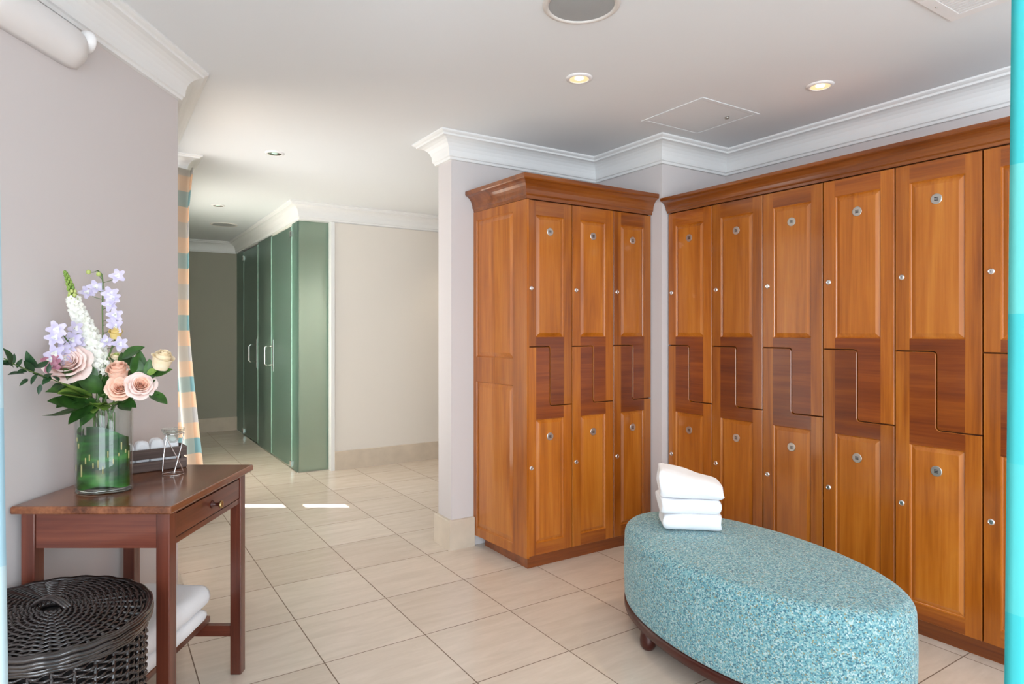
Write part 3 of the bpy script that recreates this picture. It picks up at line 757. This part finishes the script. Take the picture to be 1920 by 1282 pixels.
rose(127, 684, 39, ('pink','pink'), 'large pale pink garden rose at the left of the bouquet', 1, toC+Vector((0,0,.55))-SIDE*.1)
rose(222, 701, 25, ('peach','peach'), 'peach rose topmost of the cluster of three at the vase right', 2, toC*.6+Vector((0,0,1))-SIDE*.1, .7, -.02)
rose(226, 728, 25, ('peach','peach'), 'peach rose lower left of the cluster of three', 3, toC+Vector((0,0,.35))-SIDE*.1, 1, -.045)
rose(264, 723, 26, ('pink','peach'), 'pink rose rightmost of the cluster of three', 4, toC+Vector((0,0,.35))+SIDE*.1, 1, -.03)
rose(303, 680, 25, ('cream','cream'), 'cream rose standing alone at the far right of the bouquet', 5, toC*.25+Vector((0,0,1))+SIDE*.3, .7, -.01)
rose(218, 677, 17, ('cream','lime'), 'small pale cream rose half hidden behind the peach roses', 6, toC*.5+Vector((0,0,1)), .7, .02)
rose(217, 627, 15, ('yellow','yellow'), 'small yellow rose behind the lilac flowers', 7, toC*.5+Vector((0,0,1)), .7, .03)

# snapdragon
t = thing('snapdragon', 'tall white snapdragon spike with a green tip', 'flower', at(195,690))
og = at(195,690); path = [(194,735),(186,690),(176,655),(163,622),(150,594),(139,566),(133,540),(126,520),(121,507)]
pts = [at(x, y, .012)-og for x, y in path]
b = MB(); b.tube([in_vase(2.2, TZ+.06)-og, in_vase(2.2, TZ+VH-.02)-og]+pts, [.003]*6+[.0025]*3+[.002,.001], 6); b.build('stem', M['stem'], t)
fl = MB(); bd = MB(); rnd = random.Random(3)
def along(pts, s):
    f = s*(len(pts)-1); i = min(int(f), len(pts)-2); return pts[i].lerp(pts[i+1], f-i)
for k in range(92):
    s = .12+.55*k/92; c = along(pts, s); ang = k*2.4; wd = .036*(1-.6*(s-.12)/.55)
    ax = (pts[-1]-pts[0]).normalized(); X, Yv, A = frame(ax); d = X*math.cos(ang)+Yv*math.sin(ang)
    if d.dot(toC) < -.35: continue
    p = c+d*wd*.9; rr = .0150*(1-.35*(s-.12)/.55)
    for j in range(5): petal(fl, p, (d+A*-.1+toC*.4), j*1.257+k, rr*.1, rr*1.0, rr*.62, 0, rr*.35, .6, 0, 3, 3)
    fl.ball(p-d*rr*.4, rr*.55, 0, 5)
for k in range(46):
    s = .62+.37*k/46; c = along(pts, s); ang = k*2.4; wd = .011*(1-.8*(s-.62)/.38)
    X, Yv, A = frame((pts[-1]-pts[-3])); d = X*math.cos(ang)+Yv*math.sin(ang)
    bd.ball(c+d*wd, .0062*(1-.5*(s-.62)/.38), 1 if s < .74 else 0, 5, (1,1,1.3))
fl.build('blossoms', M['ivory'], t, weld=False); bd.build('buds', [M['leaf_lt'], M['lime']], t, weld=False)

def delph(label, path, blooms, k, dY, mat='lilac', buds=()):
    og = at(*path[-1], dY); t = thing('delphinium', label, 'flower', og, 0, 'lilac delphiniums in the bouquet')
    pts = [at(x, y, dY)-og for x, y in path]
    b = MB(); b.tube([in_vase(k, TZ+.06)-og, in_vase(k, TZ+VH-.02)-og]+pts, .0022, 6)
    fb = MB(); bb = MB(); rnd = random.Random(k*10)
    for x, y in list(blooms)+list(buds):
        c = at(x, y, dY-.005)-og
        near = min((along(pts, s/40) for s in range(41)), key=lambda p: (p-c-Vector((0,0,-.018))).length)
        b.tube([near, near.lerp(c, .5)+Vector((0,0,-.004)), c], .001, 5)
        if (x, y) in buds: bb.ball(c, .0075, 0, 6, (1,1,1.1)); continue
        ax = toC+Vector((rnd.uniform(-.5,.5), rnd.uniform(-.5,.5), rnd.uniform(-.3,.5))); rr = rnd.uniform(.019,.024)
        for j in range(5): petal(fb, c, ax, j*1.257+rnd.uniform(-.2,.2), .001, rr, rr*.44, 0, rr*.3, .5, 0, 3, 3)
        for j in range(3): petal(fb, c, ax, j*2.1, .001, rr*.4, rr*.22, 0, rr*.35, .2, 1, 2, 2)
    b.build('stem', M['stem'], t); fb.build('blossoms', [M[mat], M['ivory']], t, weld=False)
    if buds: bb.build('buds', M['lime'], t, weld=False)
delph('tall lilac delphinium stem rising at the back of the bouquet', [(196,700),(193,640),(192,580),(193,530),(191,514),(183,507)],
      [(163,549),(179,539),(207,552),(212,560),(216,590),(212,603),(221,518),(217,612),(200,640),(224,645),(206,571)], 3.3, .03, 'lilac', [(166,510),(185,514)])
delph('lilac delphinium stem leaning left behind the big pink rose', [(170,720),(150,670),(130,645),(112,617)],
      [(107,617),(103,634),(135,636),(116,655),(102,662),(128,652),(147,640),(120,672),(140,615)], 4.1, .0, 'lilac')
delph('mauve delphinium bloom peeking out left of the pink rose', [(140,725),(115,695),(96,675)], [(94,675),(97,684),(150,662)], 5.0, .01, 'mauve')

def sprig(name, label, cat, stem, leaves, k, mat, dY=0.0, wf=.2, group=None):
    og = at(*stem[-1], dY); t = thing(name, label, cat, og, 0, group)
    pts = [at(x, y, dY)-og for x, y in stem]
    b = MB(); b.tube([in_vase(k, TZ+.06)-og, in_vase(k, TZ+VH-.015)-og]+pts, .002, 6); b.build('stem', M['stem'], t)
    b = MB(); rnd = random.Random(k*7)
    for lf in leaves:
        x0, y0, x1, y1 = lf[:4]; w = lf[4] if len(lf) > 4 else wf; dd = lf[5] if len(lf) > 5 else 0
        p = at(x0, y0, dY)-og; q_ = at(x1, y1, dY+dd)-og
        leaf(b, p, q_, (q_-p).length*w, toC*.8+Vector((rnd.uniform(-.5,.5), rnd.uniform(-.5,.5), .7)), 0, rnd.uniform(-.15,.25))
    b.build('leaves', M[mat], t, weld=False)
    return t
sprig('leafy_branch', 'dark narrow leaved branch reaching out over the left edge', 'foliage', [(165,745),(125,722),(85,706),(50,693),(25,682),(8,672)],
      [(20,684,5,652,.22),(24,684,27,662,.2),(20,682,-4,682,.16),(26,690,-2,676,.14),(32,690,42,672,.2),(64,698,44,676,.18),(68,690,49,657,.2),(50,695,30,700,.2),(46,700,14,703,.14),(52,710,36,724,.16),(68,690,92,676,.16),(70,700,58,722,.2),(84,710,60,700,.18),(76,720,72,740,.2),(95,705,78,722,.2),(90,700,93,680,.2),(110,715,84,706,.2),(120,722,92,735,.2),(82,712,100,700,.2)], 6.2, 'leaf_dk', -.02)
sprig('foliage_sprig', 'broad green leaves low on the left of the bouquet', 'foliage', [(180,760),(150,740),(120,730)],
      [(165,755,78,779,.17,-.04),(170,752,88,752,.15,-.03),(160,745,84,735,.16),(150,735,105,765,.2),(175,745,128,796,.18,-.05),(180,750,150,800,.2,-.05),(150,725,118,690,.22),(165,735,130,715,.32),(190,735,142,705,.36),(180,715,150,680,.3),(160,760,120,742,.2)], 7.1, 'leaf', -.03)
sprig('foliage_sprig', 'broad rounded green leaves in the middle right of the bouquet', 'foliage', [(215,760),(235,720),(246,690)],
      [(246,705,228,660,.4,.02),(228,672,272,650,.36,.02),(255,712,262,655,.24,.01),(262,705,250,668,.3),(240,745,190,710,.3),(205,748,180,700,.34,-.02),(215,760,262,742,.28,-.03),(225,755,245,770,.3,-.03),(200,740,205,700,.35),(232,700,205,665,.3,.03)], 8.3, 'leaf', .0)
sprig('foliage_sprig', 'pointed green leaves fanning out on the right of the bouquet', 'foliage', [(225,755),(255,735),(280,708)],
      [(283,712,280,672,.28),(285,703,324,692,.22),(290,690,268,712,.2),(280,733,314,758,.26,-.02),(292,732,275,738,.3),(262,742,300,738,.16),(282,720,292,712,.4),(235,750,256,764,.25,-.02)], 9.4, 'leaf', -.01)
sprig('foliage_sprig', 'yellow green buds and young leaves above the vase rim', 'foliage', [(195,765),(185,750),(170,745)],
      [(170,745,110,716,.16,-.04),(165,742,106,738,.16,-.04),(190,762,165,758,.3,-.05),(185,760,175,775,.4,-.05),(180,755,195,770,.4,-.05),(200,757,219,755,.3,-.05),(175,765,190,755,.4,-.05),(275,700,296,692,.3)], 10.5, 'leaf_lt', -.02)
# white filler
og = at(182, 692, -.01); t = thing('filler_sprig', 'cluster of tiny white filler blooms below the snapdragon', 'flower', og)
b = MB(); fb = MB(); rnd = random.Random(5)
base_p = in_vase(1.1, TZ+VH-.02)-og
b.tube([in_vase(1.1, TZ+.06)-og, base_p, Vector((0,0,-.02))], .0015, 5)
for k in range(26):
    c = at(rnd.uniform(166,212) if k < 20 else rnd.uniform(226,240), rnd.uniform(678,704), rnd.uniform(-.03,.0))-og
    b.tube([Vector((0,0,-.02)), c], .0007, 4)
    for j in range(5): petal(fb, c, toC+Vector((rnd.uniform(-.4,.4), rnd.uniform(-.4,.4), .3)), j*1.257, .0005, .0075, .0034, 0, .002, .3, 0, 2, 2)
b.build('stem', M['stem'], t); fb.build('blossoms', M['ivory'], t, weld=False)

# ------------------------------------------------------------------ crate with rolled cloths and tealight holder
ca = W(-1.452, 2.335); cb = W(-1.268, 2.497); cd = (cb-ca); cl = cd.length; crot = math.atan2(cd.y, cd.x)
C = thing('wooden_crate', 'small grey slatted wooden crate behind the vase at the table end', 'crate', (ca.x, ca.y, TZ+.0005), crot)
M['crate'] = wood('weathered_wood', srgb(66,54,50), srgb(96,80,74), srgb(128,112,104), 'x', rough=.8, coat=0, vary=.2, fine=160)
DP = .088
for y0 in (0, DP-.008):
    for z0 in (.002, .048):
        b = MB(); b.box(0, cl, y0, y0+.008, z0, z0+.036); b.build('slat', M['crate'], C, bevel=.001)
for x0 in (.0, cl-.008):
    for z0 in (.002, .048):
        b = MB(); b.box(x0+.0003, x0+.0077, .0083, DP-.0083, z0, z0+.036); b.build('end_slat', M['crate'], C, bevel=.001)
b = MB(); b.box(.0005, cl-.0005, .0083, DP-.0083, -.0, .0016); b.build('bottom', M['crate'], C)
for x in (.009, cl-.019):
    for y in (.0085, DP-.0185):
        b = MB(); b.box(x, x+.01, y, y+.01, .0018, .086); b.build('corner_post', M['crate'], C)
R3 = Matrix.Rotation(crot, 3, 'Z')
for k in range(4):
    x0 = .022+k*(cl-.044)/4; wdt = (cl-.044)/4-.001; rnd = random.Random(k)
    b = MB(); n = 14; rings = []
    hgt = .105+.014*(k/3)
    for i in range(n+1):
        s = i/n; e = min(s, 1-s); kf = 1-max(0, 1-e/.1)**2*.25
        rings.append([Vector((x0+wdt*(.5+.5*kf*math.copysign(abs(math.cos(a))**.6, math.cos(a))), .0200+s*(DP-.04), .0022+hgt*(.5+.5*kf*math.copysign(abs(math.sin(a))**.6, math.sin(a)))+.003*math.sin(6*s+k))) for a in [2*PI*j/18 for j in range(18)]])
    b.loft(rings, 0, True, True, True)
    o = b.build('face_cloth', M['terry'], None, (ca.x, ca.y, TZ+.0005), crot)
    tag(o, ['white cloth leftmost in the wooden crate behind the vase', 'white cloth second from the left in the wooden crate', 'white cloth second from the right in the wooden crate', 'white cloth rightmost in the wooden crate by the candle holder'][k], 'cloth', 'white cloths in the crate')
hp = W(-1.256, 2.372, TZ+.0005)
Cn = thing('candle_holder', 'twisted silver wire candle holder with a glass cup on the table', 'candle holder', hp, -TH)
b = MB(); rr = .036
b.tube([(rr*math.cos(2*PI*i/40), rr*math.sin(2*PI*i/40), .0016) for i in range(40)], .0015, 6, closed=True); b.build('base_ring', M['chrome'], Cn)
for a0, a1 in ((R(190), R(150)), (R(300), R(395)), (R(20), R(255))):
    b = MB(); pts = []
    for k in range(13):
        s = k/12; x = rr*((1-s)*math.cos(a0)+s*math.cos(a1)); y = rr*((1-s)*math.sin(a0)+s*math.sin(a1)); sg = 1+.12*math.sin(PI*s)
        pts.append((x*sg, y*sg, .002+.150*s))
    b.tube(pts, .0021, 7); b.build('wire_leg', M['chrome'], Cn)
b = MB(); b.tube([(.034*math.cos(2*PI*i/36), .034*math.sin(2*PI*i/36), .152) for i in range(36)], .0018, 6, closed=True); b.build('top_ring', M['chrome'], Cn)
b = MB(); b.lathe([(.0001,.118),(.010,.118),(.017,.126),(.020,.140),(.030,.153),(.038,.160),(.0395,.168),(.0385,.170),(.036,.162),(.028,.156),(.018,.143),(.015,.130),(.009,.122),(.0001,.122)], 32, cap=False); b.build('glass_cup', M['glass'], Cn)

# ------------------------------------------------------------------ curtains
def uv_grid(name, fn, nu, nv, mat, wid, hgt, label, cat, group=None):
    bm = bmesh.new(); uvl = bm.loops.layers.uv.new('UVMap')
    v = [[bm.verts.new(fn(i/nu, j/nv)) for j in range(nv+1)] for i in range(nu+1)]
    for i in range(nu):
        for j in range(nv):
            f = bm.faces.new((v[i][j], v[i+1][j], v[i+1][j+1], v[i][j+1])); f.smooth = True
            for lp, (a, c) in zip(f.loops, ((i,j),(i+1,j),(i+1,j+1),(i,j+1))): lp[uvl].uv = (a/nu*wid, c/nv*hgt)
    me = bpy.data.meshes.new(name); bm.to_mesh(me); bm.free(); me.materials.append(mat)
    o = bpy.data.objects.new(name, me); COL.objects.link(o)
    sm = o.modifiers.new('solid', 'SOLIDIFY'); sm.thickness = .0012
    return tag(o, label, cat, group)
def curt_far(s, q):
    z = .10+q*2.312
    k = max(0, 1-z/1.36); top = max(0, (z-2.12)/.3)
    right = -2.135 + .095*k**1.15*1.15 + .03*top
    left = -2.36
    X = left+(right-left)*s
    Y = 4.26+.045*math.sin(s*16+.6*z)*(1-.3*s)+.05*k*s
    return W(X, Y, z)
uv_grid('curtain', curt_far, 64, 40, M['check'], .6, 2.312, 'peach and teal checked curtain hanging past the end of the left wall', 'curtain')
def curt_right(s, q):
    z = .02+q*2.44; X = .5555-.0078*(1.7-z)/.76+.30*s; return W(X, .712-.020*math.sin(s*38)+.06*s, z)
uv_grid('sheer_curtain', curt_right, 90, 24, M['turq'], .5, 2.44, 'turquoise sheer curtain along the right edge of the view', 'curtain', 'sheer curtains framing the view')
def curt_left(s, q):
    z = .02+q*2.44; X = -.561-.0168*(z-.94)-.30*s; return W(X, .712-.020*math.sin(s*38)+.06*s, z)
uv_grid('sheer_curtain', curt_left, 90, 24, M['pale'], .5, 2.44, 'pale blue sheer curtain along the lower left edge of the view', 'curtain', 'sheer curtains framing the view')

# ------------------------------------------------------------------ light
def area(name, loc, tgt, sx, sy, power, col, spread=180):
    l = bpy.data.lights.new(name, 'AREA'); l.shape = 'RECTANGLE'; l.spread = R(spread); l.size = sx; l.size_y = sy; l.energy = power; l.color = col
    o = bpy.data.objects.new(name, l); COL.objects.link(o); o.location = loc
    o.rotation_euler = (Vector(tgt)-Vector(loc)).to_track_quat('-Z', 'Y').to_euler(); return o
area('daylight_window', (P0.x-.15, 4.30, .95), (P0.x+.85, 4.80, 1.42), 1.0, 1.5, 11, (.90,.96,1), 130)
area('daylight_entrance', (W(.6,-2.1,1.3)), W(.6, 3, 1.2), 3.2, 2.2, 165, (.82,.91,1))
def spot(name, loc, power, ang=110, col=(1,.82,.60)):
    l = bpy.data.lights.new(name, 'SPOT'); l.energy = power; l.spot_size = R(ang); l.spot_blend = .8; l.color = col; l.shadow_soft_size = .035
    o = bpy.data.objects.new(name, l); COL.objects.link(o); o.location = loc; return o
spot('downlight_or_fill', (1.899, 2.352, CEIL-.012), 14)
spot('downlight_or_fill', (2.935, 1.788, CEIL-.012), 26)
spot('downlight_or_fill', (3.3, 5.55, CEIL-.012), 14)
spot('downlight_or_fill', (2.25, 6.6, 2.35), 90, 150, (1,.96,.88))  # added fill inside the shower cubicle, brightens the frosted panes from behind
sun = bpy.data.lights.new('sun', 'SUN'); sun.energy = 21; sun.angle = R(.5); sun.color = (1,.97,.92)
so = bpy.data.objects.new('sun', sun); COL.objects.link(so)
sd = Vector((.64, -.41, -math.tan(R(48))*.76)); so.rotation_euler = sd.to_track_quat('-Z', 'Y').to_euler()
w = bpy.data.worlds.new('world'); bpy.context.scene.world = w; w.use_nodes = True
bg = w.node_tree.nodes['Background']; bg.inputs[0].default_value = (.86,.93,1,1); bg.inputs[1].default_value = 1.2

# ------------------------------------------------------------------ camera
cam = bpy.data.cameras.new('camera'); cam.sensor_width = 36; cam.lens = FPX/1920*36; cam.shift_y = -(641-HY)/1920; cam.clip_start = .05
co = bpy.data.objects.new('camera', cam); COL.objects.link(co); co.location = (0, 0, HC); co.rotation_euler = (PI/2, 0, -TH)
sc = bpy.context.scene; sc.camera = co
vs = sc.view_settings; vs.view_transform = 'Standard'; vs.look = 'None'; vs.gamma = 1; vs.use_curve_mapping = False; vs.exposure = 0.42
sc.cycles.max_bounces = 10; sc.cycles.diffuse_bounces = 5; sc.cycles.transmission_bounces = 8
